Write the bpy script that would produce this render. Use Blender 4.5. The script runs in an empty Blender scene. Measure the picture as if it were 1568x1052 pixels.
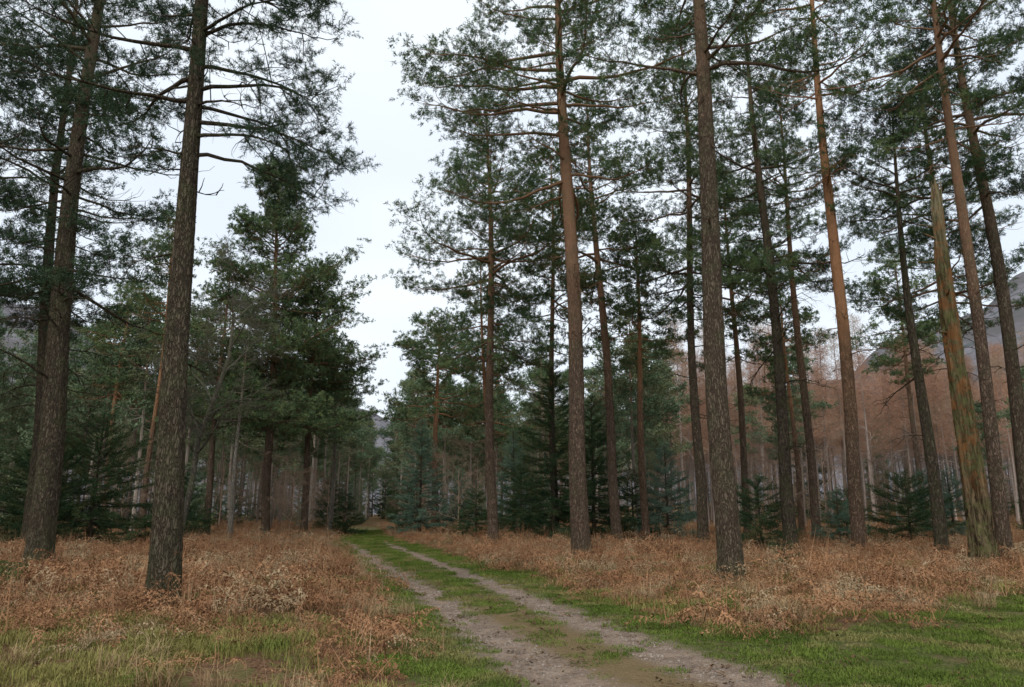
import bpy, math, time
import numpy as np
T0=time.time()
R=math.radians
scene=bpy.context.scene
COL=scene.collection
scene.view_settings.view_transform='Standard'
scene.view_settings.look='None'
scene.view_settings.exposure=0

# ------------------------------------------------------------------ mesh helpers
def mk_mesh(name,V,blocks,mats,smooth=True,attrs=None):
    me=bpy.data.meshes.new(name)
    V=np.asarray(V,dtype=np.float32)
    me.vertices.add(len(V)); me.vertices.foreach_set('co',V.ravel())
    tot=sum(b[0].size for b in blocks); npoly=sum(len(b[0]) for b in blocks)
    if npoly:
        me.loops.add(tot); me.polygons.add(npoly)
        me.loops.foreach_set('vertex_index',np.concatenate([b[0].ravel() for b in blocks]).astype(np.int32))
        cnt=np.concatenate([np.full(len(b[0]),b[0].shape[1]) for b in blocks])
        st=np.concatenate([[0],np.cumsum(cnt)[:-1]]).astype(np.int32)
        me.polygons.foreach_set('loop_start',st)
        me.polygons.foreach_set('material_index',np.concatenate([np.full(len(b[0]),b[1]) for b in blocks]).astype(np.int32))
        me.polygons.foreach_set('use_smooth',np.full(npoly,smooth,dtype=bool))
    for m in mats: me.materials.append(m)
    me.update(calc_edges=True)
    if attrs:
        for k,a in attrs.items():
            a=np.asarray(a)
            if a.ndim==2:
                at=me.attributes.new(k,'FLOAT_VECTOR','POINT'); at.data.foreach_set('vector',a.astype(np.float32).ravel())
            elif a.dtype.kind=='i':
                at=me.attributes.new(k,'INT','POINT'); at.data.foreach_set('value',a.astype(np.int32))
            else:
                at=me.attributes.new(k,'FLOAT','POINT'); at.data.foreach_set('value',a.astype(np.float32))
    return me
def mk_obj(name,me,loc=(0,0,0),parent=None,rotz=0,scale=1,col=None):
    o=bpy.data.objects.new(name,me); (col or COL).objects.link(o)
    o.location=loc; o.rotation_euler=(0,0,rotz); o.scale=(scale,)*3
    if parent: o.parent=parent
    return o

class Tubes:
    def __init__(s): s.d={}
    def add(s,P,r,sides): s.d.setdefault((len(P),sides),[]).append((P,r))
    def flush(s):
        Vs=[];Fs=[];off=0
        for (N,S),L in s.d.items():
            P=np.array([l[0] for l in L],dtype=float); Rr=np.array([l[1] for l in L],dtype=float)
            T=np.gradient(P,axis=1); T/=np.linalg.norm(T,axis=2,keepdims=True)+1e-9
            m=np.abs(T[:,:,2]).mean(axis=1)
            ref=np.where(m[:,None]<.85,np.array([[0,0,1.]]),np.array([[1.,0,0]]))[:,None,:]
            U=np.cross(T,np.broadcast_to(ref,T.shape)); U/=np.linalg.norm(U,axis=2,keepdims=True)+1e-9
            W=np.cross(T,U)
            a=np.arange(S)*2*math.pi/S
            V=P[:,:,None,:]+Rr[:,:,None,None]*(np.cos(a)[None,None,:,None]*U[:,:,None,:]+np.sin(a)[None,None,:,None]*W[:,:,None,:])
            M=len(L)
            i=np.arange(M)[:,None,None]*N*S+np.arange(N-1)[None,:,None]*S
            k=np.arange(S)[None,None,:]; k2=(k+1)%S
            F=np.stack([i+k,i+k2,i+S+k2,i+S+k],axis=-1).reshape(-1,4)+off
            Vs.append(V.reshape(-1,3));Fs.append(F);off+=M*N*S
        if not Vs: return np.zeros((0,3)),np.zeros((0,4),int)
        return np.concatenate(Vs),np.concatenate(Fs)

# ------------------------------------------------------------------ node helpers
class NT:
    def __init__(s,nt): s.nt=nt; s.N=nt.nodes; s.L=nt.links
    def n(s,typ,ins=None,**kw):
        nd=s.N.new(typ)
        for k,v in kw.items(): setattr(nd,k,v)
        if ins:
            for k,v in ins.items():
                if isinstance(v,bpy.types.NodeSocket): s.L.new(v,nd.inputs[k])
                else: nd.inputs[k].default_value=v
        return nd
    def math(s,op,a,b=0.,c=None):
        d={0:a,1:b}
        if c is not None: d[2]=c
        return s.n('ShaderNodeMath',d,operation=op).outputs[0]
    def mix(s,f,a,b,mode='MIX'):
        nd=s.N.new('ShaderNodeMix'); nd.data_type='RGBA'; nd.blend_type=mode
        for k,v in ((0,f),(6,a),(7,b)):
            if isinstance(v,bpy.types.NodeSocket): s.L.new(v,nd.inputs[k])
            else: nd.inputs[k].default_value=v if k==0 else (tuple(v)+(1,))[:4]
        return nd.outputs[2]
    def noise(s,vec,scale,detail=3,rough=.6,dist=0):
        return s.n('ShaderNodeTexNoise',{'Vector':vec,'Scale':scale,'Detail':detail,'Roughness':rough,'Distortion':dist}).outputs[0]
    def ss(s,x,a,b,lo=0.,hi=1.):
        return s.n('ShaderNodeMapRange',{'Value':x,'From Min':a,'From Max':b,'To Min':lo,'To Max':hi},interpolation_type='SMOOTHSTEP').outputs[0]
def new_mat(name):
    m=bpy.data.materials.new(name); m.use_nodes=True; m.node_tree.nodes.clear()
    return m,NT(m.node_tree)
def finish(t,col,rough=.9,bump=None,spec=.2):
    b=t.n('ShaderNodeBsdfDiffuse',{'Color':col,'Roughness':0.})
    if bump is not None: t.L.new(bump,b.inputs['Normal'])
    t.n('ShaderNodeOutputMaterial',{'Surface':b.outputs[0]})

def bark_mat(name,dark,plate,upper,z0,z1,moss=.3,mosscol=(.07,.08,.03),cmin=.38):
    m,t=new_mat(name)
    co=t.n('ShaderNodeTexCoord').outputs['Object']
    st=t.n('ShaderNodeVectorMath',{0:co,1:(1,1,.2)},operation='MULTIPLY').outputs[0]
    w=t.n('ShaderNodeTexNoise',{'Vector':st,'Scale':9.,'Detail':3.,'Roughness':.7}).outputs['Color']
    st2=t.n('ShaderNodeVectorMath',{0:w,1:(.2,.2,.2),2:st},operation='MULTIPLY_ADD').outputs[0]
    vo=t.n('ShaderNodeTexVoronoi',{'Vector':st2,'Scale':24.},feature='DISTANCE_TO_EDGE').outputs['Distance']
    cr=t.ss(vo,.0,.22)
    fine=t.noise(st,45,3,.75); big=t.noise(co,1.1,2,.6)
    ribs=t.noise(st2,17,2,.6)
    pc=t.mix(t.ss(ribs,.35,.65),tuple(c*.75 for c in plate),tuple(c*1.12 for c in plate))
    z=t.n('ShaderNodeSeparateXYZ',{0:co}).outputs[2]
    zn=t.math('ADD',z,t.math('MULTIPLY',t.math('SUBTRACT',big,.5),5.))
    up=t.ss(zn,z0,z1)
    pc=t.mix(up,pc,upper)
    pc=t.mix(t.math('MULTIPLY',t.ss(fine,.35,.7),.35),pc,tuple(c*.5 for c in plate))
    crk=t.math('MAXIMUM',cr,t.math('ADD',cmin,t.math('MULTIPLY',up,.45)))
    c=t.mix(crk,dark,pc)
    mo=t.math('MULTIPLY',t.ss(t.noise(co,2.3,3,.65),.45,.68),moss)
    low=t.ss(z,.1,1.4,1.,0.)
    mo=t.math('MAXIMUM',mo,t.math('MULTIPLY',low,t.math('MULTIPLY',t.ss(big,.3,.6),min(1,moss*1.6))))
    c=t.mix(mo,c,mosscol)
    h=t.math('ADD',t.math('MULTIPLY',t.math('ADD',cr,ribs),t.math('SUBTRACT',1.,t.math('MULTIPLY',up,.75))),t.math('MULTIPLY',fine,.5))
    bp=t.n('ShaderNodeBump',{'Height':h,'Strength':1.,'Distance':.03}).outputs[0]
    finish(t,c,.95,bp)
    return m
def leaf_mat(name,a,b,c2=None,nscale=1.6,oi_w=.4):
    m,t=new_mat(name)
    oi=t.n('ShaderNodeObjectInfo').outputs['Random']
    pos=t.n('ShaderNodeNewGeometry').outputs['Position']
    nz=t.n('ShaderNodeTexNoise',{'Vector':pos,'Scale':nscale,'Detail':1.})
    f=t.math('ADD',t.math('MULTIPLY',oi,oi_w),t.math('MULTIPLY',t.ss(nz.outputs[0],.32,.68),1-oi_w))
    c=t.mix(f,a,b)
    if c2:
        g=t.n('ShaderNodeSeparateColor',{0:nz.outputs['Color']}).outputs[1]
        c=t.mix(t.ss(g,.52,.66),c,c2)
    finish(t,c)
    return m
def plain_bark(name,a,b,z0=5,z1=12,up=(.3,.2,.14)):
    m,t=new_mat(name)
    co=t.n('ShaderNodeTexCoord').outputs['Object']
    oi=t.n('ShaderNodeObjectInfo').outputs['Random']
    z=t.n('ShaderNodeSeparateXYZ',{0:co}).outputs[2]
    c=t.mix(t.math('POWER',oi,1.6),a,b); c=t.mix(t.math('MULTIPLY',t.ss(z,z0,z1),.8),c,up)
    finish(t,c); return m

M_bark_dark=bark_mat('bark_dark',(.035,.028,.02),(.14,.112,.08),(.155,.11,.075),9,16,.5,(.095,.1,.05))
M_bark_brown=bark_mat('bark_brown',(.045,.033,.024),(.185,.14,.1),(.26,.165,.105),9,15,.35,(.11,.115,.06))
M_bark_mid=bark_mat('bark_mid',(.055,.038,.028),(.215,.15,.108),(.33,.185,.11),5,12,.3,(.12,.12,.065))
M_bark_orange=bark_mat('bark_orange',(.065,.042,.028),(.24,.16,.11),(.45,.225,.115),3,10,.15)
M_bark_pale=bark_mat('bark_pale',(.14,.12,.1),(.42,.37,.3),(.44,.33,.24),5,10,.25)
M_bark_far=plain_bark('bark_far',(.13,.105,.085),(.46,.39,.32),7,13,(.42,.25,.16))  # far trunks paled: distance haze painted into the bark colour
M_bark_larch=plain_bark('bark_larch',(.15,.12,.1),(.42,.34,.29),9,15,(.32,.22,.17))
M_lichen=bark_mat('bark_lichen',(.07,.062,.05),(.17,.155,.115),(.22,.205,.155),2,7,.5,(.15,.16,.08))
M_shrub=plain_bark('shrub_twigs',(.2,.14,.1),(.28,.2,.14),1,3,(.3,.21,.15))
M_needle=leaf_mat('pine_needles',(.045,.08,.04),(.13,.188,.09),(.165,.215,.09))
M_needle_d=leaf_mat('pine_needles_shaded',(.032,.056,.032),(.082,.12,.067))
M_needle_mid_haze=leaf_mat('pine_needles_mid',(.065,.105,.05),(.165,.225,.105),(.2,.24,.1))  # lightened needle green, haze painted in for mid-distance pines
M_needle_far_haze=leaf_mat('pine_needles_far',(.1,.15,.085),(.2,.26,.15),(.22,.245,.13),nscale=.3)  # lighter still: aerial haze put into the far needle colour
M_spruce=leaf_mat('spruce_needles_blue',(.07,.12,.08),(.16,.225,.155))
M_spruce_d=leaf_mat('spruce_needles_dark',(.032,.062,.032),(.075,.115,.05),(.105,.12,.052))
M_larch=leaf_mat('larch_twigs',(.31,.185,.12),(.48,.29,.2),(.38,.28,.19),nscale=.2)
M_bracken=leaf_mat('bracken_dead',(.17,.08,.042),(.44,.24,.125),(.37,.275,.165),nscale=.9,oi_w=.62)
M_grass=leaf_mat('grass_green',(.075,.11,.022),(.165,.215,.045),(.225,.21,.075),nscale=1.2)
M_grass_dull=leaf_mat('grass_mossy',(.165,.155,.045),(.32,.275,.1),(.14,.16,.04),nscale=1.2)
M_straw=leaf_mat('grass_straw',(.27,.18,.095),(.44,.32,.18))
M_litter=leaf_mat('leaf_litter',(.05,.034,.02),(.15,.09,.05))

# ------------------------------------------------------------------ terrain
cy_=np.array([-40,-10,0,4,7.65,9,12,15.6,20,27.5,38,47,63,80,110])
cx_=np.array([26,10,5,2.9,1.3,.85,.03,-.9,-2.2,-4.3,-7.3,-9.5,-12.5,-15.5,-19])
def center(y): return np.interp(y,cy_,cx_)
def sstep(x,a,b):
    t=np.clip((x-a)/(b-a),0,1); return t*t*(3-2*t)
def lowfreq(x,y):
    return (np.sin(x*.9+1.3*np.sin(y*.37))*np.sin(y*.71+1.1*np.sin(x*.45))+.5*np.sin(x*2.1+y*1.3)*np.sin(y*1.9-x*.8+1.))/1.5
def gz(x,y):
    x=np.asarray(x,float); y=np.asarray(y,float)
    d=np.abs(x-center(y))
    z=.09*lowfreq(x,y)*sstep(d,1.6,4)+.12*sstep(d,1.8,4.5)
    z=z+.02*np.sin(x*5.1+y*2.)*np.sin(y*4.3)*sstep(d,1.5,3)
    z=z+.05*np.clip(y-62,0,60)*sstep(x,16,50)
    z=z-.035*np.exp(-((d-.85)/.3)**2)
    return z
def verge(x,y):
    x=np.asarray(x,float); y=np.asarray(y,float)
    d=x-center(y)
    wob=.35*np.sin(y*1.7)+.25*np.sin(y*3.9+1)+.2*np.sin(x*2.9)
    lw=np.interp(y,[7,9,11,16,27,50],[2.5,2.2,2.0,1.9,1.6,1.4])
    rw=np.interp(y,[10,12,15,18,24,50],[2.4,2.2,2.0,2.2,2.4,1.6])
    L=sstep(d+lw+wob*.5,-.25,.3); Rr=sstep(rw+wob*.5-d,-.25,.3)
    m=L*Rr
    line=10.3+np.maximum(0,x-4.2)*.72
    low=sstep(line+wob-y,-.6,.8)*(d>0)
    m=np.maximum(m,low)
    return m*(1-sstep(y,66,76))
xs=np.concatenate([-np.geomspace(900,14,70),np.linspace(-13.8,13.8,185),np.geomspace(14,900,70)])
ys=np.concatenate([-np.geomspace(60,3,12),np.linspace(-2.5,30,200),np.geomspace(30.3,1200,110)])
X,Y=np.meshgrid(xs,ys)
Z=gz(X,Y)
def gridF(nr,nc):
    i=np.arange(nr-1)[:,None]*nc+np.arange(nc-1)[None,:]
    return np.stack([i,i+1,i+nc+1,i+nc],-1).reshape(-1,4)
def ground_mat():
    m,t=new_mat('ground_surface')
    geo=t.n('ShaderNodeNewGeometry').outputs['Position']
    td=t.n('ShaderNodeAttribute',attribute_name='track_d').outputs['Fac']
    ve=t.n('ShaderNodeAttribute',attribute_name='verge').outputs['Fac']
    n2=t.noise(geo,3.5,4,.65); n3=t.noise(geo,26,3,.75); n4=t.noise(geo,90,2,.7)
    litter=t.mix(t.ss(n3,.35,.65),(.1,.055,.033),(.27,.155,.09))
    litter=t.mix(t.math('MULTIPLY',t.ss(n2,.46,.6),.7),litter,(.15,.15,.055))
    grass=t.mix(t.ss(n3,.35,.65),(.06,.08,.022),(.14,.16,.05))
    grass=t.mix(t.math('MULTIPLY',t.ss(n2,.45,.62),.65),grass,(.19,.15,.08))
    vm=t.ss(t.math('ADD',ve,t.math('MULTIPLY',t.math('SUBTRACT',n2,.5),.9)),.35,.65)
    c=t.mix(vm,litter,grass)
    vs=t.n('ShaderNodeTexVoronoi',{'Vector':geo,'Scale':55.})
    grv=t.mix(t.ss(n2,.35,.65),(.2,.14,.1),(.36,.265,.195))
    grv=t.mix(t.math('MULTIPLY',t.n('ShaderNodeSeparateColor',{0:vs.outputs['Color']}).outputs[0],.45),grv,(.44,.35,.28))
    grv=t.mix(t.math('MULTIPLY',t.ss(n4,.5,.75),.6),grv,(.1,.07,.05))
    ad=t.math('ABSOLUTE',td)
    jit=t.math('MULTIPLY',t.math('SUBTRACT',n2,.5),.8)
    jit2=t.math('MULTIPLY',t.math('SUBTRACT',n3,.5),.8)
    rd=t.math('ADD',t.math('ADD',t.math('ABSOLUTE',t.math('SUBTRACT',ad,.86)),jit),jit2)
    yy=t.n('ShaderNodeSeparateXYZ',{0:geo}).outputs[1]
    wid=t.ss(yy,5,16,.2,0.04)
    rut=t.ss(t.math('SUBTRACT',rd,wid),.1,.46,1.,0.)
    rut=t.math('MULTIPLY',rut,t.ss(yy,34,46,1.,.15))
    mid=t.math('MULTIPLY',t.ss(ad,.5,1.2,1.,0.),t.ss(t.math('ADD',n2,t.ss(yy,6,15,.4,.0)),.42,.65))
    brown=t.mix(n3,(.16,.11,.06),(.33,.23,.13))
    c=t.mix(t.math('MULTIPLY',mid,.85),c,brown)
    c=t.mix(rut,c,grv)
    hh=t.math('ADD',t.math('ADD',t.math('MULTIPLY',n3,1.),t.math('MULTIPLY',n2,1.5)),t.math('MULTIPLY',n4,.35))
    bp=t.n('ShaderNodeBump',{'Height':hh,'Strength':.9,'Distance':.06}).outputs[0]
    finish(t,c,.95,bp)
    return m
M_ground=ground_mat()
me=mk_mesh('forest_ground',np.stack([X,Y,Z],-1).reshape(-1,3),[(gridF(len(ys),len(xs)),0)],[M_ground],True,
  {'track_d':np.full(X.size,9.),'verge':verge(X,Y).ravel()})
mk_obj('forest_ground',me)
yt=np.linspace(-6,72,900); st=np.linspace(-2,2,61)
SS,YT=np.meshgrid(st,yt); XT=SS+center(YT)
me=mk_mesh('dirt_track',np.stack([XT,YT,gz(XT,YT)+.012],-1).reshape(-1,3),[(gridF(len(yt),len(st)),0)],[M_ground],True,
  {'track_d':SS.ravel(),'verge':verge(XT,YT).ravel()})
mk_obj('dirt_track',me)

# hills
q=np.linspace(-1.5,1.6,260); rr=np.geomspace(170,1100,60)
kk=np.interp(q,[-1.5,-.72,-.6,-.45,-.22,-.165,-.1,.1,.3,.45,.5,.563,.65,.727,1,1.6],[.34,.305,.24,.16,.15,.128,.11,.10,.14,.18,.205,.24,.28,.32,.38,.4])
kk=kk+.006*np.sin(q*37)+.003*np.sin(q*91)
Q,RR=np.meshgrid(q,rr); K=np.broadcast_to(kk,Q.shape)
HX=Q*RR; HZ=720*K*sstep(RR,150,740)-4+ .02*RR*np.sin(Q*23+RR*.013)*sstep(RR,200,400)*.4
HZ=HZ*(1-.5*sstep(RR,760,1100))
mh,t=new_mat('hill_moorland_haze')
geo=t.n('ShaderNodeNewGeometry').outputs['Position']
c=t.mix(t.ss(t.noise(geo,.018,5,.65),.4,.6),(.12,.11,.11),(.19,.18,.195))  # moorland tones greyed, with bluish haze painted into the colour
c=t.mix(t.ss(t.noise(geo,.07,4,.7),.5,.65),c,(.095,.105,.105))
finish(t,c,1)
mk_obj('distant_hills',mk_mesh('distant_hills',np.stack([HX,RR,HZ],-1).reshape(-1,3),[(gridF(len(rr),len(q)),0)],[mh]))

# ------------------------------------------------------------------ instancing
PROTO={}
def proto_collection(name,objs):
    c=bpy.data.collections.new(name)
    for i,me in enumerate(objs):
        c.objects.link(bpy.data.objects.new('%s_%02d'%(name,i),me))
    ng=bpy.data.node_groups.new('scatter_'+name,'GeometryNodeTree')
    ng.interface.new_socket('Geometry',in_out='INPUT',socket_type='NodeSocketGeometry')
    ng.interface.new_socket('Geometry',in_out='OUTPUT',socket_type='NodeSocketGeometry')
    gi=ng.nodes.new('NodeGroupInput'); go=ng.nodes.new('NodeGroupOutput')
    ci=ng.nodes.new('GeometryNodeCollectionInfo'); ci.inputs['Collection'].default_value=c
    ci.inputs['Separate Children'].default_value=True; ci.inputs['Reset Children'].default_value=True
    ip=ng.nodes.new('GeometryNodeInstanceOnPoints'); ip.inputs['Pick Instance'].default_value=True
    def na(n,ty):
        a=ng.nodes.new('GeometryNodeInputNamedAttribute'); a.data_type=ty; a.inputs['Name'].default_value=n; return a.outputs[0]
    er=ng.nodes.new('FunctionNodeEulerToRotation')
    L=ng.links
    L.new(gi.outputs[0],ip.inputs['Points']); L.new(ci.outputs[0],ip.inputs['Instance'])
    L.new(na('rot','FLOAT_VECTOR'),er.inputs[0]); L.new(er.outputs[0],ip.inputs['Rotation'])
    L.new(na('scl','FLOAT'),ip.inputs['Scale']); L.new(na('idx','INT'),ip.inputs['Instance Index'])
    L.new(ip.outputs[0],go.inputs[0])
    PROTO[name]=(ng,len(objs))
rngg=np.random.default_rng(5)
def scatter(name,P,rot,scl,proto,parent=None,idx=None):
    n=len(P); k=PROTO[proto][1]
    if idx is None: idx=rngg.integers(0,k,n)
    me=mk_mesh(name,P,[],[],attrs={'rot':np.asarray(rot,float),'scl':np.asarray(scl,float),'idx':np.asarray(idx).astype(int)})
    o=mk_obj(name,me,parent=parent)
    md=o.modifiers.new('scatter','NODES'); md.node_group=PROTO[proto][0]
    return o

# --- tuft templates (axis +X), triangles (T,3,3)
def norm(v): return v/(np.linalg.norm(v,axis=-1,keepdims=True)+1e-9)
def needle_shoot(rng,p0,d,L,n,nl,w,spread):
    s=rng.uniform(0,1,n)
    base=p0+d*(L*s)[:,None]
    rnd=norm(rng.normal(size=(n,3)))
    nd=norm(d*(1-spread)+rnd*spread+d*s[:,None]*.4)
    ln=nl*rng.uniform(.7,1.15,n)
    side=norm(np.cross(nd,rng.normal(size=(n,3))))*w*.5
    tip=base+nd*ln[:,None]
    return np.stack([base-side,base+side,tip],1)
def pine_tuft(rng,nsh=7,nn=26,nl=.085,w=.0085,size=.26):
    out=[]; X0=np.array([1.,0,0])
    out.append(needle_shoot(rng,np.zeros(3),X0,size,nn,nl,w,.7))
    for i in range(nsh-1):
        s=rng.uniform(0,.75)
        d=norm(X0*.75+rng.normal(size=3)*.55)
        out.append(needle_shoot(rng,X0*size*s,d,size*rng.uniform(.45,.8),nn,nl,w,.65))
    return np.concatenate(out)
def spruce_spray(rng,size=.3,nn=22,nl=.045,w=.01,ns=7):
    out=[]; X0=np.array([1.,0,0])
    out.append(needle_shoot(rng,np.zeros(3),X0,size,nn,nl,w,.6))
    for i in range(ns):
        s=.1+.8*i/ns; sg=1 if i%2 else -1
        d=norm(np.array([.75,sg*.7,rng.normal()*.15]))
        out.append(needle_shoot(rng,X0*size*s,d,size*.6*(1-s*.6),max(3,int(nn*.7)),nl,w,.6))
    return np.concatenate(out)
def tri_mesh(name,T,mat):
    return mk_mesh(name,T.reshape(-1,3),[(np.arange(len(T)*3).reshape(-1,3),0)],[mat],False)
def rotm(rot):
    a,b,c=rot[:,0],rot[:,1],rot[:,2]
    ca,sa,cb,sb,cc,sc=np.cos(a),np.sin(a),np.cos(b),np.sin(b),np.cos(c),np.sin(c)
    M=np.empty((len(a),3,3))
    M[:,0,0]=cc*cb;M[:,0,1]=cc*sb*sa-sc*ca;M[:,0,2]=cc*sb*ca+sc*sa
    M[:,1,0]=sc*cb;M[:,1,1]=sc*sb*sa+cc*ca;M[:,1,2]=sc*sb*ca-cc*sa
    M[:,2,0]=-sb;M[:,2,1]=cb*sa;M[:,2,2]=cb*ca
    return M
def bake_tufts(tp,rot,ts,templs):
    out=[]; k=len(templs)
    for i,tm in enumerate(templs):
        a,b,c=tp[i::k],rot[i::k],ts[i::k]
        W=np.einsum('nij,pj->npi',rotm(b).astype(np.float32),tm.reshape(-1,3).astype(np.float32))*c[:,None,None].astype(np.float32)+a[:,None,:].astype(np.float32)
        out.append(W.reshape(-1,3))
    return np.concatenate(out)
def needles_obj(parent,tp,rot,ts,templs,mat,name='needles'):
    W=bake_tufts(tp,rot,ts,templs); n=len(W)//3
    mk_obj(name,mk_mesh(name,W,[(np.arange(n*3).reshape(-1,3),0)],[mat],False),parent=parent)
    return n
rp=np.random.default_rng(11)
T_fine=[pine_tuft(rp,6,13,.075,.009,.2) for _ in range(6)]
T_mid=[pine_tuft(rp,5,8,.09,.017,.2) for _ in range(6)]
T_coarse=[pine_tuft(rp,4,6,.12,.028,.22) for _ in range(6)]
S_mid=[spruce_spray(rp,.32,9,.07,.016,6) for _ in range(6)]

# ------------------------------------------------------------------ trees
def trunk_geo(rng,H,r0,axis,sides,rows,flare=.45,topr=.06,rough=.012,power=.75):
    z=H*np.linspace(0,1,rows)**1.1
    a=np.arange(sides)*2*math.pi/sides
    rpz=r0*((1-z/H*.98)**power*(1-topr)+topr)
    ph=rng.uniform(0,6.28,6)
    A=a[None,:]; Zc=z[:,None]
    RRr=rpz[:,None]*(1+.05*np.sin(2*A+ph[0]+Zc*.35)+.03*np.sin(3*A+ph[1]-Zc*.8)+.02*np.sin(7*A+ph[2]+Zc*1.7)+rng.normal(size=(rows,sides))*rough)
    RRr=RRr+r0*flare*np.exp(-Zc/.28)*(1+.5*np.sin(5*A+ph[3])+.25*np.sin(3*A+ph[4]))
    AX=np.array([axis(v) for v in z])
    V=np.stack([AX[:,0:1]+RRr*np.cos(A),AX[:,1:2]+RRr*np.sin(A),np.broadcast_to(Zc-.2*np.exp(-Zc/.2),RRr.shape)],-1).reshape(-1,3)
    i=np.arange(rows-1)[:,None]*sides; k=np.arange(sides)[None,:]; k2=(k+1)%sides
    F=np.stack([i+k,i+k2,i+sides+k2,i+sides+k],-1).reshape(-1,4)
    return V,F,lambda zz: r0*((1-min(zz/H,1)*.98)**power*(1-topr)+topr)
def path(rng,p,az,el,L,n,wob=.12,arc=0.,tip=0.):
    pts=[p]; st=L/(n-1); x,y,z=p
    for i in range(1,n):
        s=i/(n-1)
        az+=rng.normal()*wob; e=el-arc*math.sin(math.pi*s)+tip*s*s+rng.normal()*wob*.8
        x+=math.cos(az)*math.cos(e)*st; y+=math.sin(az)*math.cos(e)*st; z+=math.sin(e)*st
        pts.append((x,y,z))
    return pts,az
def pine(seed,H,cb,cr,r0,slope=(0,0),dens=1.,bare=.08,dead=8,extra=(),sides=18,rows=60,bend=.1,tuft=1.,lat=1.,deadlen=1.3,upc=.9,shape=2.0,flare=.4,far=False,pad=1.):
    rng=np.random.default_rng(seed); tb=Tubes()
    ph=rng.uniform(0,6.28,2)
    def axis(z): 
        k=min(z/4,1)
        return (slope[0]*z+bend*k*math.sin(z*.33+ph[0]),slope[1]*z+bend*k*math.sin(z*.27+ph[1]))
    V0,F0,rf=trunk_geo(rng,H,r0,axis,sides,rows,flare)
    tp=[];td=[];ts=[]
    def addt(p,az,el,s): tp.append(p);td.append((az,el));ts.append(s)
    def padc(c,az,nt,rad):
        for k in range(nt):
            a=rng.uniform(0,6.28); r=rad*math.sqrt(rng.uniform())
            dx,dy=math.cos(a)*r,math.sin(a)*r
            addt((c[0]+dx,c[1]+dy,c[2]+.06+rad*.35*(1-(r/rad)**2)*rng.uniform(-.3,1)),a+rng.normal()*.5,rng.normal(.75-.5*r/rad,.35),rng.uniform(.75,1.25)*tuft)
    def branch(z,az,el,L,bare_b,arc=.3,tip=.35,twig=False):
        ax=axis(z); n=9 if not far else 5
        pts,_=path(rng,(ax[0],ax[1],z),az,el,L,n,.14,arc,tip)
        rb=min(.012+.0125*L,rf(z)*.6)
        tb.add(pts,[rb*(1-.85*i/(n-1)) for i in range(n)],5 if not far else 3)
        nl=int((2+L*2.3)*lat)
        for j in range(nl):
            s=.3+.7*(j+rng.uniform(0,1))/nl
            if s>1: s=1
            f=s*(n-1); i=min(int(f),n-2); f-=i
            p=tuple(pts[i][k]*(1-f)+pts[i+1][k]*f for k in range(3))
            d=(pts[i+1][0]-pts[i][0],pts[i+1][1]-pts[i][1],pts[i+1][2]-pts[i][2])
            baz=math.atan2(d[1],d[0])+(1 if j%2 else -1)*rng.uniform(.4,1.25)
            Ll=min(1.4,(.22+.34*(1-s))*L*rng.uniform(.6,1.2)+.15)
            bel=rng.normal(.15,.25) if not twig else rng.normal(-.15,.5)
            m=5 if not far else 3
            lp,laz=path(rng,p,baz,bel,Ll,m,.22,.1,.45 if not twig else -.2)
            if (not far) or j%2==0: tb.add(lp,[.011*(1-.7*i2/(m-1))+.002 for i2 in range(m)],3)
            if twig or (rng.uniform()<bare):
                for q_ in range(4 if twig else 2):
                    i2=rng.integers(1,m)
                    tw,_=path(rng,lp[i2],laz+rng.normal()*.9,rng.normal(-.1,.6),Ll*rng.uniform(.3,.7),4,.3)
                    tb.add(tw,[.005,.004,.003,.001],3)
            if bare_b or rng.uniform()<bare: continue
            if far:
                padc(lp[-1],laz,3,.3)
                if Ll>.6: padc(lp[1],laz,2,.25)
            else:
                padc(lp[-1],laz,int((5+Ll*4)*pad),.17+.16*Ll)
                if Ll>.5: padc(lp[3],laz+.5,int(4*pad),.2)
                if Ll>.9: padc(lp[2],laz-.5,int(4*pad),.2)
        if not bare_b: padc(pts[-1],az,int(7*pad) if not far else 3,.26)
    z=cb; az=rng.uniform(0,6.28)
    while z<H-.15:
        tt=(z-cb)/(H-cb)
        prof=(1-tt**shape)**.65*(.72+.28*math.sin(math.pi*min(1,tt*1.4)))+.08
        clump=.68+.42*math.sin(z*1.7+seed)
        L=max(.35,cr*prof*rng.uniform(.6,1.15)*(clump if tt<.85 else 1))
        el=-.12+upc*tt**1.2+rng.normal()*.14
        branch(z,az,el,L,rng.uniform()<bare*1.2,arc=.3*(1-tt),tip=.4)
        az+=2.4+rng.normal()*.35
        z+=rng.uniform(.12,.3)/dens*(1-.35*tt)
    for i in range(dead):
        zz=cb*(.35+.62*rng.uniform()**.7)
        L=rng.uniform(.25,1)**1.5*deadlen*(.5+zz/cb)
        branch(zz,rng.uniform(0,6.28),rng.normal(-.1,.25),L,True,arc=-.2,tip=-.5,twig=L>.8)
    for e in extra:
        branch(*e[:4],e[4] if len(e)>4 else False,arc=e[5] if len(e)>5 else .2,tip=e[6] if len(e)>6 else -.1,twig=e[7] if len(e)>7 else False)
    V1,F1=tb.flush()
    V=np.concatenate([V0,V1]); F=np.concatenate([F0,F1+len(V0)])
    tp=np.array(tp); td=np.array(td); ts=np.array(ts)
    rot=np.stack([rng.uniform(0,6.28,len(tp)),-td[:,1],td[:,0]],-1)
    return V,F,tp,rot,ts
NTRI=0
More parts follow.
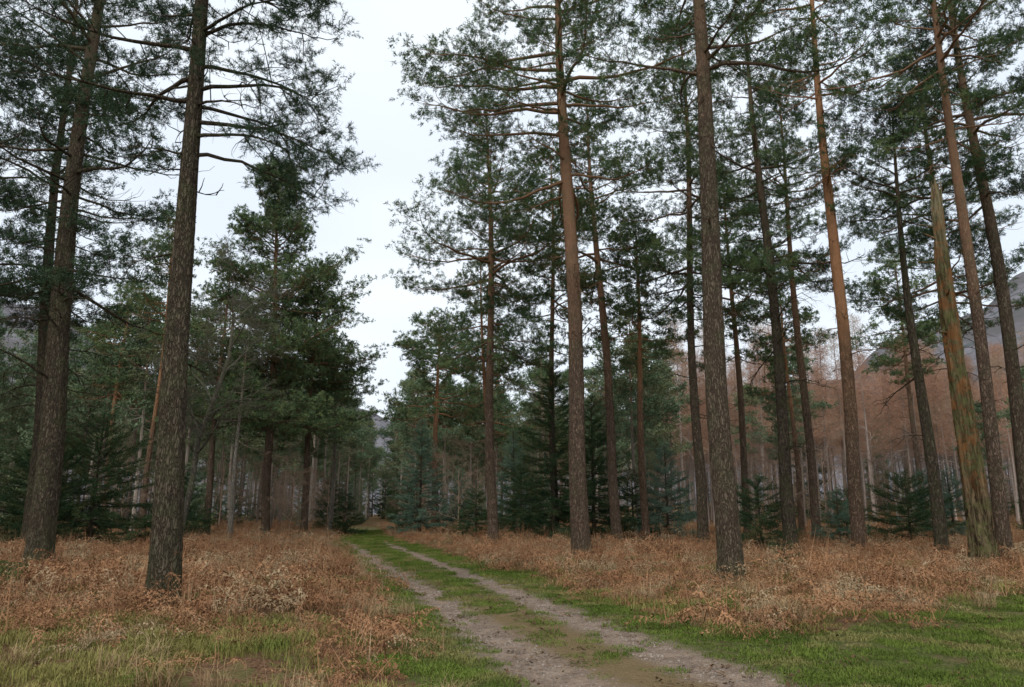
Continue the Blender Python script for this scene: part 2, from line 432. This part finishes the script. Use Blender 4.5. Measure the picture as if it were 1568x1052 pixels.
def place_pine(x,y,mat,leaf=None,templ=None,name='pine_tree',**kw):
    global NTRI
    V,F,tp,rot,ts=pine(**kw)
    o=mk_obj(name,mk_mesh(name,V,[(F,0)],[mat]),(x,y,float(gz(x,y))-.03))
    if templ is None: templ=T_mid if y<34 else T_coarse
    if templ is T_coarse:
        k=rngg.uniform(size=len(tp))<.75; tp,rot,ts=tp[k],rot[k],ts[k]*1.1
    NTRI+=needles_obj(o,tp,rot,ts,templ,leaf or (M_needle if y<33.5 else M_needle_mid_haze))
    return o
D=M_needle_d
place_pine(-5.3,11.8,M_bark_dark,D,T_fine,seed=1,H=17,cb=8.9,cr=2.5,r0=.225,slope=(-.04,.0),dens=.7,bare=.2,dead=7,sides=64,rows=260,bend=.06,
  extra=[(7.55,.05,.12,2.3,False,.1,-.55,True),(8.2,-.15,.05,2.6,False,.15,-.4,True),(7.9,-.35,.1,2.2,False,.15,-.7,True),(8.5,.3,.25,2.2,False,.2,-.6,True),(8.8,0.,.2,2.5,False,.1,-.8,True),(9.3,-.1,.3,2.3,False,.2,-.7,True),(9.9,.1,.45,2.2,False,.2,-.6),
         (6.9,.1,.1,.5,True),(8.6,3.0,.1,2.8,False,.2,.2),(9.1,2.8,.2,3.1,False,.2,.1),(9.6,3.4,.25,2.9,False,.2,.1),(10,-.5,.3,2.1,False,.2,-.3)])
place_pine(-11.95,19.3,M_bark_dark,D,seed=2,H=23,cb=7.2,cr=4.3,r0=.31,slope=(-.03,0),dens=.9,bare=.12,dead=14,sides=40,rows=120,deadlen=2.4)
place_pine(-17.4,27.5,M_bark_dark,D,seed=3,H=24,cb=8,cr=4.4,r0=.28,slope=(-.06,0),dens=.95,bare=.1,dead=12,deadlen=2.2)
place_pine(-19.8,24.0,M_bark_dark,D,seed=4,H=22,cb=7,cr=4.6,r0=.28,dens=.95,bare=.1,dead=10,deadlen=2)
place_pine(2.2,24.2,M_bark_mid,seed=5,H=25,cb=12.8,cr=5.0,r0=.31,slope=(-.02,0),dens=1.,dead=12,sides=40,rows=160,deadlen=1.5,
  extra=[(15.6,3.1,.1,5.2,False,.25,.3),(16.6,3.0,.15,5.4,False,.2,.2),(18,3.25,.1,5.2,False,.2,.2),(17.3,3.1,.1,5.0,False,.2,.2),(14.7,3.3,.1,4.4,False,.2,.3),(12.4,3.0,.0,2.6,False,.2,.3)])
place_pine(-.78,31.8,M_bark_mid,seed=6,H=20,cb=8.4,cr=4.5,r0=.23,slope=(-.02,0),dens=1.35,dead=9,upc=.8)
place_pine(4.6,16.1,M_bark_brown,seed=7,H=21,cb=12.0,cr=4.2,r0=.275,dens=.8,bare=.12,dead=10,sides=56,rows=240,deadlen=1.,bend=.09,
  extra=[(11.9,2.9,.25,3.2,False,.2,.2,True),(12.6,.2,.35,3.0,False,.2,.2,True),(12.2,-1.0,.3,2.6,False)])
place_pine(7.4,29.5,M_bark_brown,seed=8,H=23,cb=9.2,cr=3.8,r0=.21,slope=(.01,0),dens=1.1,dead=10)
place_pine(9.6,26.2,M_bark_dark,seed=9,H=21,cb=9.5,cr=3.4,r0=.24,slope=(-.005,0),dens=.9,bare=.15,dead=14,deadlen=1.8)
place_pine(11.4,25.0,M_bark_orange,seed=10,H=26,cb=15.5,cr=3.0,r0=.24,slope=(.012,0),dens=.8,bare=.2,dead=18,deadlen=1.5)
place_pine(13.5,24.0,M_bark_dark,seed=12,H=15.2,cb=9.6,cr=3.,r0=.2,slope=(.005,0),dens=1.,bare=.12,dead=10,deadlen=1.8)
place_pine(13.3,20.6,M_bark_mid,seed=13,H=22,cb=12.5,cr=3.8,r0=.2,slope=(.015,0),dens=.95,dead=8)
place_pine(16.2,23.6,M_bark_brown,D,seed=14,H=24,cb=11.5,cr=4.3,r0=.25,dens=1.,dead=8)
place_pine(18.5,30.0,M_bark_mid,seed=15,H=22,cb=9.,cr=4.,r0=.22,dens=1.1,dead=8)
place_pine(13.2,33.0,M_bark_mid,seed=36,H=22,cb=12,cr=4.,r0=.2,dens=1.,dead=8)
place_pine(6.2,35.2,M_bark_orange,seed=16,H=16,cb=8.4,cr=2.9,r0=.18,dens=1.1,dead=8)
place_pine(4.7,34.0,M_bark_mid,seed=17,H=22,cb=11,cr=4.2,r0=.25,slope=(-.04,0),dens=1.,dead=8)
place_pine(2.15,38.,M_bark_mid,seed=18,H=21,cb=9.5,cr=3.8,r0=.2,dens=1.,dead=8)
place_pine(-.9,36.,M_bark_orange,seed=30,H=14,cb=8,cr=2.6,r0=.15,slope=(-.05,0),dens=.9,dead=8)
place_pine(11.5,37.,M_bark_mid,seed=31,H=19,cb=9,cr=3.6,r0=.2,dens=1.,dead=8)
place_pine(-5.1,50.,M_bark_orange,seed=19,H=14.4,cb=7.8,cr=4.3,r0=.25,dens=1.5,dead=10,shape=4,upc=.6)
place_pine(-1.5,56.,M_bark_orange,seed=20,H=14,cb=6.5,cr=3.6,r0=.2,dens=1.3,dead=6)
place_pine(2.5,60.,M_bark_pale,seed=34,H=14.5,cb=6,cr=3.6,r0=.2,dens=1.3,dead=6)
place_pine(16,42.,M_bark_orange,seed=32,H=15,cb=8.5,cr=3.1,r0=.18,dens=1.1,dead=6)
place_pine(24,44.,M_bark_mid,seed=33,H=17,cb=9,cr=3.3,r0=.18,dens=1.1,dead=6)
place_pine(-14.6,45.,M_bark_mid,seed=21,H=23.4,cb=6.5,cr=6.2,r0=.27,slope=(-.03,0),dens=2.3,bare=.03,dead=8,shape=1.3)
place_pine(-12.9,47.,M_bark_mid,seed=22,H=17,cb=6.5,cr=4.4,r0=.22,dens=1.8,bare=.03,dead=8,shape=1.5)
place_pine(-21.9,45.,M_bark_orange,seed=23,H=20,cb=11.5,cr=3.5,r0=.18,dens=1.3,dead=8)
place_pine(-27,50.,M_bark_orange,seed=24,H=17,cb=9,cr=3.6,r0=.2,dens=1.2,dead=6)
place_pine(-12.,50.,M_bark_pale,seed=25,H=13,cb=7.5,cr=2.9,r0=.17,dens=1.1,dead=6)
place_pine(-17.3,43.,M_bark_mid,seed=26,H=16,cb=8,cr=3.5,r0=.2,dens=1.2,dead=8)
place_pine(-15.2,41.,M_bark_pale,seed=27,H=11,cb=7.4,cr=2.3,r0=.14,dens=1.,dead=6)

# bare deciduous tree and shrubs
def bare_tree(seed,H,r0,lean,cnt=(15,10,7,6,3),f0=.42,bl=(.2,.29)):
    rng=np.random.default_rng(seed); tb=Tubes()
    def grow(p,az,el,L,r,dep):
        n=7 if dep>1 else 4
        pts,a2=path(rng,p,az,el,L,n,.16 if dep>1 else .3,0,-.35 if dep<4 else 0)
        tb.add(pts,[r*(1-.6*i/(n-1)) for i in range(n)],8 if dep>3 else (4 if dep>1 else 3))
        if dep==0: return
        nc=cnt[5-dep]
        for i in range(nc):
            s=(f0 if dep==5 else .15)+(.85 if dep<5 else 1-f0)*(i+rng.uniform())/nc; s=min(s,1)
            f=s*(n-1); k=min(int(f),n-2); f-=k
            q_=tuple(pts[k][c]*(1-f)+pts[k+1][c]*f for c in range(3))
            naz=a2+(i*2.4+rng.normal()*.4 if dep==5 else rng.normal()*.8)
            nel=rng.uniform(.2,.9) if dep==5 else el*.5+rng.normal()*.45
            grow(q_,naz,nel,L*(rng.uniform(*bl) if dep==5 else rng.uniform(.37,.55)),max(r*(1-.6*s)*.5,.0045),dep-1)
    grow((0,0,-.1),lean[0],lean[1],H,r0,5)
    V,F=tb.flush(); return V,F
V,F=bare_tree(41,7.6,.11,(.1,1.36),(12,8,6,5,3))
mk_obj('bare_deciduous_tree',mk_mesh('bare_deciduous_tree',V,[(F,0)],[M_lichen]),(-9.7,21.8,0))
V,F=bare_tree(43,5.,.045,(.5,1.5),(13,6,5,4,2),.12,(.28,.5))
ms=mk_mesh('bare_shrub',V,[(F,0)],[M_shrub])
for x,y,s,rz in [(-12.6,43,.8,0),(-11.9,49,.9,4),(-3.2,45,.8,1),(-6.6,51,.8,5),(13.5,39,.9,2),(20,40,.9,4),(-19.5,38,.9,3)]:
    mk_obj('bare_shrub',ms,(x,y,float(gz(x,y))),rotz=rz,scale=s)

# broken snag
def snag():
    rng=np.random.default_rng(3); H=10.4; sides=56; rows=200
    V,F,_=trunk_geo(rng,H,.31,lambda z:(.018*z+.10*math.sin(z*.45+1),.05*math.sin(z*.4)),sides,rows,.55,.42,.02,.85)
    V=V.reshape(rows,sides,3); a=np.arange(sides)*2*math.pi/sides
    zz=V[:,:,2]; ax=np.array([[.018*z+.10*math.sin(z*.45+1),.05*math.sin(z*.4)] for z in zz[:,0]])
    hol=1-.28*np.clip(np.sin(3*a[None]+zz*1.1)*np.sin(zz*2.3+a[None]),0,1)-.12*np.clip(np.sin(a[None]*9+zz*.6),0,1)
    V[:,:,0]=ax[:,0:1]+(V[:,:,0]-ax[:,0:1])*hol; V[:,:,1]=ax[:,1:2]+(V[:,:,1]-ax[:,1:2])*hol
    jag=.55*np.abs(np.sin(a*2.5+.5))+.25*rng.uniform(0,1,sides)-.5
    w=sstep(zz,H-.9,H); V[:,:,2]+=w*jag[None]
    m,t=new_mat('rotten_mossy_wood')
    co=t.n('ShaderNodeTexCoord').outputs['Object']
    st=t.n('ShaderNodeVectorMath',{0:co,1:(1,1,.12)},operation='MULTIPLY').outputs[0]
    n=t.noise(st,11,5,.7,1.); nb=t.noise(co,2.6,5,.7); n3=t.noise(st,40,3,.7)
    z=t.n('ShaderNodeSeparateXYZ',{0:co}).outputs[2]
    c=t.mix(t.ss(n,.38,.62),(.03,.022,.014),(.21,.155,.09))
    c=t.mix(t.math('MULTIPLY',t.ss(nb,.46,.58),t.math('MULTIPLY',t.ss(z,1.5,3),.8)),c,(.24,.11,.042))
    c=t.mix(t.math('MULTIPLY',t.ss(nb,.54,.4,0.,.9),t.ss(n3,.3,.6,.1,.9)),c,(.14,.145,.055))
    c=t.mix(t.math('MULTIPLY',t.ss(z,7.5,9.8),t.ss(n,.4,.6,.2,.7)),c,(.38,.33,.2))
    bp=t.n('ShaderNodeBump',{'Height':t.math('ADD',n,t.math('MULTIPLY',n3,.4)),'Strength':1.,'Distance':.1}).outputs[0]
    finish(t,c,.9,bp)
    tb=Tubes()
    for i in range(5):
        z0=rng.uniform(3,9.5); p,_=path(rng,(.018*z0+.1*math.sin(z0*.45+1),0,z0),rng.uniform(0,6.28),.2,rng.uniform(.4,.7),4,.1); tb.add(p,[.04,.035,.025,.012],5)
    V1,F1=tb.flush()
    V=V.reshape(-1,3)
    mk_obj('broken_dead_tree',mk_mesh('broken_dead_tree',np.concatenate([V,V1]),[(F,0),(F1+len(V),0)],[m]),(11.8,19.3,float(gz(11.8,19.3))))
snag()

# young spruces
def spruce(seed,H,Rr,round_=False,far=False,dens=1.):
    rng=np.random.default_rng(seed); tb=Tubes()
    V0,F0,rf=trunk_geo(rng,H,.012*H+.02,lambda z:(0,0),8,14,.2)
    tp=[];td=[];ts=[]; z=.1; az=rng.uniform(0,6)
    while z<H-.05:
        s=z/H
        prof=(1-s)**.8 if not round_ else max(.1,(1-s**2.2))**.7
        L=max(.12,Rr*prof*rng.uniform(.65,1.2)*(.75+.25*min(1,s*6)))
        el=-.2+.75*s+rng.normal()*.12
        n=5; pts,_=path(rng,(0,0,z),az,el,L,n,.08,.12,.35)
        tb.add(pts,[.008+.008*L*(1-i/4) for i in range(n)],3)
        kn=int(L/(.13 if not far else .3)*1.6*dens)+2
        for k in range(kn):
            q_=.15+.85*(k+rng.uniform())/kn; f=min(q_,1)*(n-1); i=min(int(f),n-2); f-=i
            pp=[pts[i][c]*(1-f)+pts[i+1][c]*f for c in range(3)]
            tp.append(pp); td.append((az+(1 if k%2 else -1)*rng.uniform(.1,.9)*(1-q_*.5),el+rng.normal(.1,.25))); ts.append(rng.uniform(.7,1.2)*(.7+.4*(1-s)))
        az+=2.4+rng.normal()*.3
        z+=rng.uniform(.03,.07)*(1 if not far else 3.2)*(1 if H<3 else 1.15)
    tp=np.array(tp);td=np.array(td);ts=np.array(ts)
    V1,F1=tb.flush(); V=np.concatenate([V0,V1]);F=np.concatenate([F0,F1+len(V0)])
    rot=np.stack([rng.normal(0,.5,len(tp)),-td[:,1],td[:,0]],-1)
    return V,F,tp,rot,ts
def place_spruce(x,y,H,Rr,seed,dark=False,round_=False,name='young_spruce_tree'):
    V,F,tp,rot,ts=spruce(seed,H,Rr,round_)
    o=mk_obj(name,mk_mesh(name,V,[(F,0)],[M_bark_dark]),(x,y,float(gz(x,y))))
    needles_obj(o,tp,rot,ts*(1.25 if H>2.2 else (1. if H>1 else .5)),S_mid,M_spruce_d if dark else M_spruce)
for i,a in enumerate([(-5.6,46,7.0,2.1,0,0),(0.1,44,6.,1.7,0,0),(2.0,36,8.6,2.8,1,0),(4.0,37,7.0,2.5,1,0),(7.4,36,4.5,1.8,0,0),(6.0,37.5,3.4,1.7,1,0),
   (9.0,27.5,2.6,1.4,1,1),(12.5,29,2.2,1.2,0,0),(17.3,33,2.9,1.9,1,1),(19.8,34,3.2,1.8,0,0),(21,29,2.6,1.5,1,1),(-17.2,31,5.2,2.8,1,1),(-20.3,33,4.8,2.8,1,1),(-14.8,33,3.4,1.7,1,0),(-22.5,30,4.8,2.6,1,1),(-18.8,30,4.2,2.3,1,1),
   (-10.9,50,2.6,1.4,1,0),(-18.,42,3.,1.5,1,0),(-3.4,49,4.0,1.5,0,0),(-7.4,53,3.6,1.5,1,0),(.5,41,4.0,1.9,1,0),(-2.0,42,2.6,1.5,1,0),(22.5,41,3.6,1.8,0,0),(-13.0,54,4,1.6,1,0),(15,34,2.4,1.3,1,0)]):
    place_spruce(a[0],a[1],a[2],a[3],60+i,bool(a[4]),bool(a[5]))
place_spruce(6.2,17.4,.75,.45,90,True,True,'spruce_seedling')

# ------------------------------------------------------------------ distant forest
def bake(V,F,tp,rot,ts,templ,matw,matn):
    W=bake_tufts(tp,rot,ts,templ); n=len(W)//3
    FT=np.arange(n*3).reshape(-1,3)+len(V)
    return mk_mesh('far_tree',np.concatenate([V,W]),[(F,0),(FT,1)],[matw,matn],False)
rf=np.random.default_rng(77)
tp_far=[pine_tuft(rf,3,5,.19,.06,.36) for _ in range(4)]
sp_far=[spruce_spray(rf,.55,6,.16,.05,5) for _ in range(4)]
lar_far=[pine_tuft(rf,3,4,.3,.013,.6) for _ in range(4)]
protos=[]
for s,(H,cb,cr) in enumerate([(17,8.5,2.9),(18,9.5,2.8),(16,7.5,3.)]):
    a=pine(100+s,H,cb,cr,.14,dens=1.,dead=6,sides=6,rows=10,far=True,bare=.03,tuft=1.2)
    protos.append(bake(*a,tp_far,M_bark_far,M_needle_far_haze))
for s in range(2):
    a=spruce(120+s,15,2.5,far=True); protos.append(bake(*a[:4],a[4]*1.3,sp_far,M_bark_far,M_spruce_d if s else M_needle_far_haze))
for s in range(3):
    a=pine(130+s,18,7.+s,1.8,.12,dens=1.1,dead=8,sides=6,rows=10,far=True,bare=.0,shape=1.1,upc=.7,deadlen=2.)
    protos.append(bake(a[0],a[1],a[2],a[3],a[4]*1.15,lar_far,M_bark_larch,M_larch))
proto_collection('forest_tree',protos)
rng=np.random.default_rng(8)
pts=[];idx=[];scl=[]
cell={}
tries=0
while len(pts)<780 and tries<40000:
    tries+=1
    y=math.sqrt(rng.uniform(44**2,165**2)); x=rng.uniform(-.9,.9)*y
    qv=x/y
    xl=-15.5-(y-47)*.09; xr=-6-(y-47)*.175
    if y<122 and xl<x<xr: continue
    if -.2<qv<.09 and y<74: continue
    if y>135 and not(-.35<qv<.05): continue
    if y<60 and rng.uniform()<.5: continue
    if qv>.22:
        if y<64:
            if rng.uniform()<.86: continue
            k=rng.integers(0,3); s=rng.uniform(.5,.8)
        else:
            k=5+rng.integers(0,3) if rng.uniform()<.93 else rng.integers(0,5); s=rng.uniform(.75,1.08)
    else:
        u=rng.uniform(); k=rng.integers(0,3) if u<.84 else (3+rng.integers(0,2) if u<.91 else 5+rng.integers(0,3)); s=rng.uniform(.75,1.05)
        if k>=5 and qv<.03: k-=5
        if qv<-.2 and y>100: s*=1.1
        if .09<qv<.26: s*=.95
        if y>122 and -.25<qv<-.1: k=rng.integers(2,5); s*=.85
    md=2.2 if k>=5 else 3.7
    ci=(int(x//3.8),int(y//3.8)); ok=True
    for i in (-1,0,1):
        for j in (-1,0,1):
            for p in cell.get((ci[0]+i,ci[1]+j),()):
                if (p[0]-x)**2+(p[1]-y)**2<md*md: ok=False
    if not ok: continue
    cell.setdefault(ci,[]).append((x,y)); pts.append((x,y,float(gz(x,y))-.1)); idx.append(k); scl.append(s)
n=len(pts)
rot=np.zeros((n,3)); rot[:,2]=rng.uniform(0,6.28,n); rot[:,0]=rng.normal(0,.02,n); rot[:,1]=rng.normal(0,.015,n)
scatter('distant_forest',np.array(pts),rot,np.array(scl),'forest_tree',idx=np.array(idx))
P=[];I=[];S=[]
while len(P)<130:
    y=rng.uniform(50,125); x=rng.uniform(-.85,.85)*y
    xl=-13.5-(y-47)*.09; xr=-7-(y-47)*.175
    if xl<x<xr and y<112: continue
    if x/y>.24 and rng.uniform()<.5: continue
    k=rng.choice([3,4]); P.append((x,y,float(gz(x,y)))); I.append(k); S.append(rng.uniform(.14,.34))
n=len(P);rot=np.zeros((n,3)); rot[:,2]=rng.uniform(0,6.28,n)
scatter('forest_undergrowth',np.array(P),rot,np.array(S),'forest_tree',idx=np.array(I))
proto_collection('shrub',[ms])
P=[]
while len(P)<45:
    y=rng.uniform(50,100); x=rng.uniform(-.75,.8)*y
    xl=-13.5-(y-47)*.09; xr=-7-(y-47)*.175
    if xl<x<xr: continue
    P.append((x,y,float(gz(x,y))))
n=len(P);rot=np.zeros((n,3)); rot[:,2]=rng.uniform(0,6.28,n)
scatter('bare_scrub',np.array(P),rot,rng.uniform(.6,1.2,n),'shrub')

# ------------------------------------------------------------------ bracken, grass
def bracken_proto(rng,flat):
    T=[]
    for f in range(8):
        az=rng.uniform(0,6.28); el=rng.uniform(.85,1.5) if not flat else rng.uniform(.3,.9)
        L=rng.uniform(.55,1.0); n=12
        p=np.array([rng.normal()*.1,rng.normal()*.1,0.]); curl=rng.uniform(.1,.24)
        for i in range(n):
            s=i/n; e=el-curl*i
            az+=rng.normal()*.1
            d=np.array([math.cos(az)*math.cos(e),math.sin(az)*math.cos(e),math.sin(e)])
            q_=p+d*L/n
            side=np.array([-math.sin(az),math.cos(az),0])
            T.append([p-side*.005,p+side*.005,q_])
            if i>3:
                for sg in (-1,1):
                    pl=.21*(1-s)**.6*rng.uniform(.6,1.1)+.02
                    pd=norm(side*sg+d*.5+np.array([0,0,-rng.uniform(.1,1.3)]))
                    up=norm(np.cross(pd,d)+rng.normal(size=3)*.5)
                    for k in range(4):
                        a=p+pd*pl*(k/4); w=.03*(1-k/4.5)*(1-s*.4)
                        b=a+norm(pd*.6+d*rng.uniform(-1,1)+up*rng.uniform(-.9,.9))*w*1.7
                        T.append([a,a+pd*pl*.26,b])
            p=q_
            if p[2]<.01: p[2]=.01
    for f in range(7):
        az=rng.uniform(0,6.28); b=np.array([rng.normal()*.2,rng.normal()*.2,0.]); l=rng.uniform(.3,.75); e=rng.uniform(.4,1.45)
        d=np.array([math.cos(az)*math.cos(e),math.sin(az)*math.cos(e),math.sin(e)]); s=np.array([-math.sin(az),math.cos(az),0])*.006
        T+=[[b-s,b+s,b+d*l]]
    return tri_mesh('bracken_clump',np.array(T),M_bracken)
def grass_proto(rng,n,h,rad,mat,w=.006,lean=.5):
    T=[]
    for i in range(n):
        a=rng.uniform(0,6.28); r=rad*math.sqrt(rng.uniform()); b=np.array([math.cos(a)*r,math.sin(a)*r,-.01])
        az=rng.uniform(0,6.28); l=rng.uniform(.1,1)*lean; hh=h*rng.uniform(.4,1.1)
        d=np.array([math.cos(az),math.sin(az),0]); s=np.array([-d[1],d[0],0])*w*.5
        m=b+d*hh*l*.35+np.array([0,0,hh*.6]); t_=m+d*hh*l*.7+np.array([0,0,hh*(.45-.35*l)])
        T+= [[b-s,b+s,m+s],[b-s,m+s,m-s],[m-s,m+s,t_]]
    return tri_mesh('grass_tuft',np.array(T),mat)
rg=np.random.default_rng(21)
proto_collection('bracken_clump',[bracken_proto(rg,i%2==1) for i in range(6)])
proto_collection('grass_short',[grass_proto(rg,170,.06,.2,M_grass,.007,.9) for _ in range(3)])
proto_collection('grass_mossy',[grass_proto(rg,130,.12,.2,M_grass_dull,.006,1.) for _ in range(3)])
proto_collection('grass_straw',[grass_proto(rg,90,.38,.18,M_straw,.006,1.5) for _ in range(3)])
def litter_proto():
    T=[]
    for i in range(14):
        c=np.array([rg.normal()*.12,rg.normal()*.12,.02+rg.uniform()*.02]); u=norm(rg.normal(size=3)*[1,1,.3])*rg.uniform(.012,.035); v=norm(np.cross(u,[0,0,1]))*rg.uniform(.008,.02)
        T+=[[c-u,c+v,c+u],[c-u,c+u,c-v]]
    return tri_mesh('litter',np.array(T),M_litter)
proto_collection('litter',[litter_proto() for _ in range(3)])
def rand_pts(n,y0,y1,k=.8,b=2.5):
    y=np.sqrt(rg.uniform(y0*y0,y1*y1,n)); x=rg.uniform(-1,1,n)*(k*y+b); return x,y
def sc(name,x,y,s,proto,zoff=0.):
    n=len(x); rot=np.stack([rg.normal(0,.08,n),rg.normal(0,.08,n),rg.uniform(0,6.28,n)],-1)
    scatter(name,np.stack([x,y,gz(x,y)+zoff],-1),rot,s,proto)
def brk_density(x,y):
    v=verge(x,y); b=1-v
    n=lowfreq(x*.8+3,y*.8)
    left=x<center(y)
    near=sstep(y,7.5,11)
    thin=np.where(left,np.clip(.75+.5*n+.25*near-.5*(1-near)*(x<-2.5),.15,1),np.clip(.85+.45*n,.3,1))
    openp=sstep(lowfreq(x*.7+9,y*.8+2),.3,.55)*.8
    return b*thin*(1-openp*np.where(left,1,.65))*(np.abs(x-center(y))>1.5)
x1,y1=rand_pts(6200,5.5,30); k=rg.uniform(size=len(x1))<brk_density(x1,y1); x1,y1=x1[k],y1[k]
x2,y2=rand_pts(7000,30,80); k=rg.uniform(size=len(x2))<brk_density(x2,y2); x2,y2=x2[k],y2[k]
xb=np.concatenate([x1,x2]);yb=np.concatenate([y1,y2])
sb=rg.uniform(.5,1.3,len(xb))*np.where(yb>30,1.15,1)*np.interp(yb,[6,12],[.65,1])*np.clip(1+.45*lowfreq(xb,yb),.5,1.4)
sc('dead_bracken',xb,yb,sb,'bracken_clump')
x,y=rand_pts(15000,5.5,17); d=np.abs(x-center(y)); v=verge(x,y)
rut=np.exp(-((d-.86)/.42)**4); mid=(d<.6)*np.interp(y,[6,15],[.9,.3])
k=rg.uniform(size=len(x))<v*(1-rut)*(1-mid)*(.6+.6*lowfreq(x*2,y*2)); sc('verge_grass',x[k],y[k],rg.uniform(.5,1.15,k.sum()),'grass_short')
x=rg.uniform(-4,3.5,6000); y=rg.uniform(17,60,6000); x=center(y)+x; d=np.abs(x-center(y)); v=verge(x,y)
rut=np.exp(-((d-.86)/.4)**4)*np.interp(y,[34,46],[1,.2])
k=rg.uniform(size=len(x))<v*(1-rut); sc('track_edge_grass',x[k],y[k],rg.uniform(.8,1.5,k.sum()),'grass_short')
x,y=rand_pts(9000,5.5,24); v=verge(x,y)
k=rg.uniform(size=len(x))<(1-v)*np.clip(.25+.6*lowfreq(x*.9+1,y*.9)+.6*(x<-3)*(y<11)+.8*sstep(lowfreq(x*.7+9,y*.8+2),.3,.55),.08,1); sc('rough_mossy_grass',x[k],y[k],rg.uniform(.6,1.5,k.sum()),'grass_mossy')
x,y=rand_pts(1700,6,28); v=verge(x,y); edge=np.exp(-((v-.45)/.35)**2)
k=rg.uniform(size=len(x))<(edge*.35+.14*(1-v))*(np.abs(x-center(y))>1.6)
x=np.concatenate([x[k],4.0+rg.normal(0,.3,12),-2.1+rg.normal(0,.35,10)]);y=np.concatenate([y[k],11.2+rg.normal(0,.3,12),11.6+rg.normal(0,.7,10)])
sc('straw_grass_tussocks',x,y,rg.uniform(.5,1.,len(x)),'grass_straw')
x,y=rand_pts(2400,5.5,18); k=(verge(x,y)>.5)&(rg.uniform(size=len(x))<.5+.5*lowfreq(x,y*1.5)); sc('leaf_litter',x[k],y[k],rg.uniform(.6,1.4,k.sum()),'litter')
def pebble():
    import bmesh
    bm=bmesh.new(); bmesh.ops.create_icosphere(bm,subdivisions=1,radius=.014)
    for v in bm.verts: v.co*=rg.uniform(.7,1.25); v.co.z*=.6
    me=bpy.data.meshes.new('pebble'); bm.to_mesh(me); bm.free(); me.materials.append(M_peb); return me
M_peb=leaf_mat('pebble_stone',(.14,.105,.08),(.36,.3,.25))
proto_collection('pebble',[pebble() for _ in range(4)])
y=rg.uniform(6,20,4200); sgn=rg.choice([-1,1],4200); x=center(y)+sgn*.86+rg.normal(0,.24,4200)
sc('track_pebbles',x,y,rg.uniform(.3,1.4,4200),'pebble',.012)

def lump(name,x,y,sx,sy,sz,seed,mat):
    rng=np.random.default_rng(seed); nu,nv=48,24
    u=np.linspace(0,2*math.pi,nu,endpoint=False); v=np.linspace(-.15,math.pi/2,nv)
    U,Vv=np.meshgrid(u,v); r=1+.12*np.sin(3*U+1+Vv*3)+.08*np.sin(5*U-Vv*4)+.05*np.sin(11*U+Vv*9)+rng.normal(size=U.shape)*.01
    cs=np.sqrt(np.clip(np.cos(Vv),0,1))
    P=np.stack([sx*r*np.cos(U)*cs,sy*r*np.sin(U)*cs,sz*r*np.sin(Vv)],-1)
    i=np.arange(nv-1)[:,None]*nu;k=np.arange(nu)[None];k2=(k+1)%nu
    F=np.stack([i+k,i+k2,i+nu+k2,i+nu+k],-1).reshape(-1,4)
    mk_obj(name,mk_mesh(name,P.reshape(-1,3),[(F,0)],[mat]),(x,y,float(gz(x,y))))
M_moss=bark_mat('moss',(.03,.03,.015),(.08,.085,.035),(.1,.1,.04),5,6,.7,(.1,.115,.04))
lump('mossy_tree_stump',-9.6,14.6,.45,.4,.42,1,M_moss)

# ------------------------------------------------------------------ light & sky
w=bpy.data.worlds.new('World'); scene.world=w; w.use_nodes=True
w.node_tree.nodes.clear(); t=NT(w.node_tree)
sky=t.n('ShaderNodeTexSky',sky_type='NISHITA'); sky.sun_disc=False; sky.sun_elevation=R(48); sky.sun_rotation=R(200); sky.air_density=1.2; sky.dust_density=4
hs=t.n('ShaderNodeHueSaturation',{'Saturation':.5,'Color':sky.outputs[0]}).outputs[0]
gc=t.n('ShaderNodeTexCoord').outputs['Generated']
cl=t.noise(t.n('ShaderNodeVectorMath',{0:gc,1:(1,1,2.2)},operation='MULTIPLY').outputs[0],2.2,2,.55)
cloud=t.mix(t.ss(cl,.3,.7),(7.3,8.1,9.1),(8.6,9.2,9.8))
bgc=t.mix(.88,hs,cloud)
bg=t.n('ShaderNodeBackground',{'Color':bgc,'Strength':.125})
t.n('ShaderNodeOutputWorld',{'Surface':bg.outputs[0]})
sd=bpy.data.lights.new('sun','SUN'); sd.energy=1.4; sd.angle=R(20); sd.color=(1,.96,.9)
so=bpy.data.objects.new('sun',sd); COL.objects.link(so)
so.rotation_euler=(R(42),0,R(-20))

cam=bpy.data.cameras.new('camera'); co=bpy.data.objects.new('camera',cam); COL.objects.link(co)
cam.sensor_width=36; cam.lens=25.9; cam.clip_end=3000; cam.clip_start=.05
co.location=(0,0,1.6); co.rotation_euler=(R(90+12.7),0,0)
scene.camera=co
print('done',time.time()-T0,NTRI)
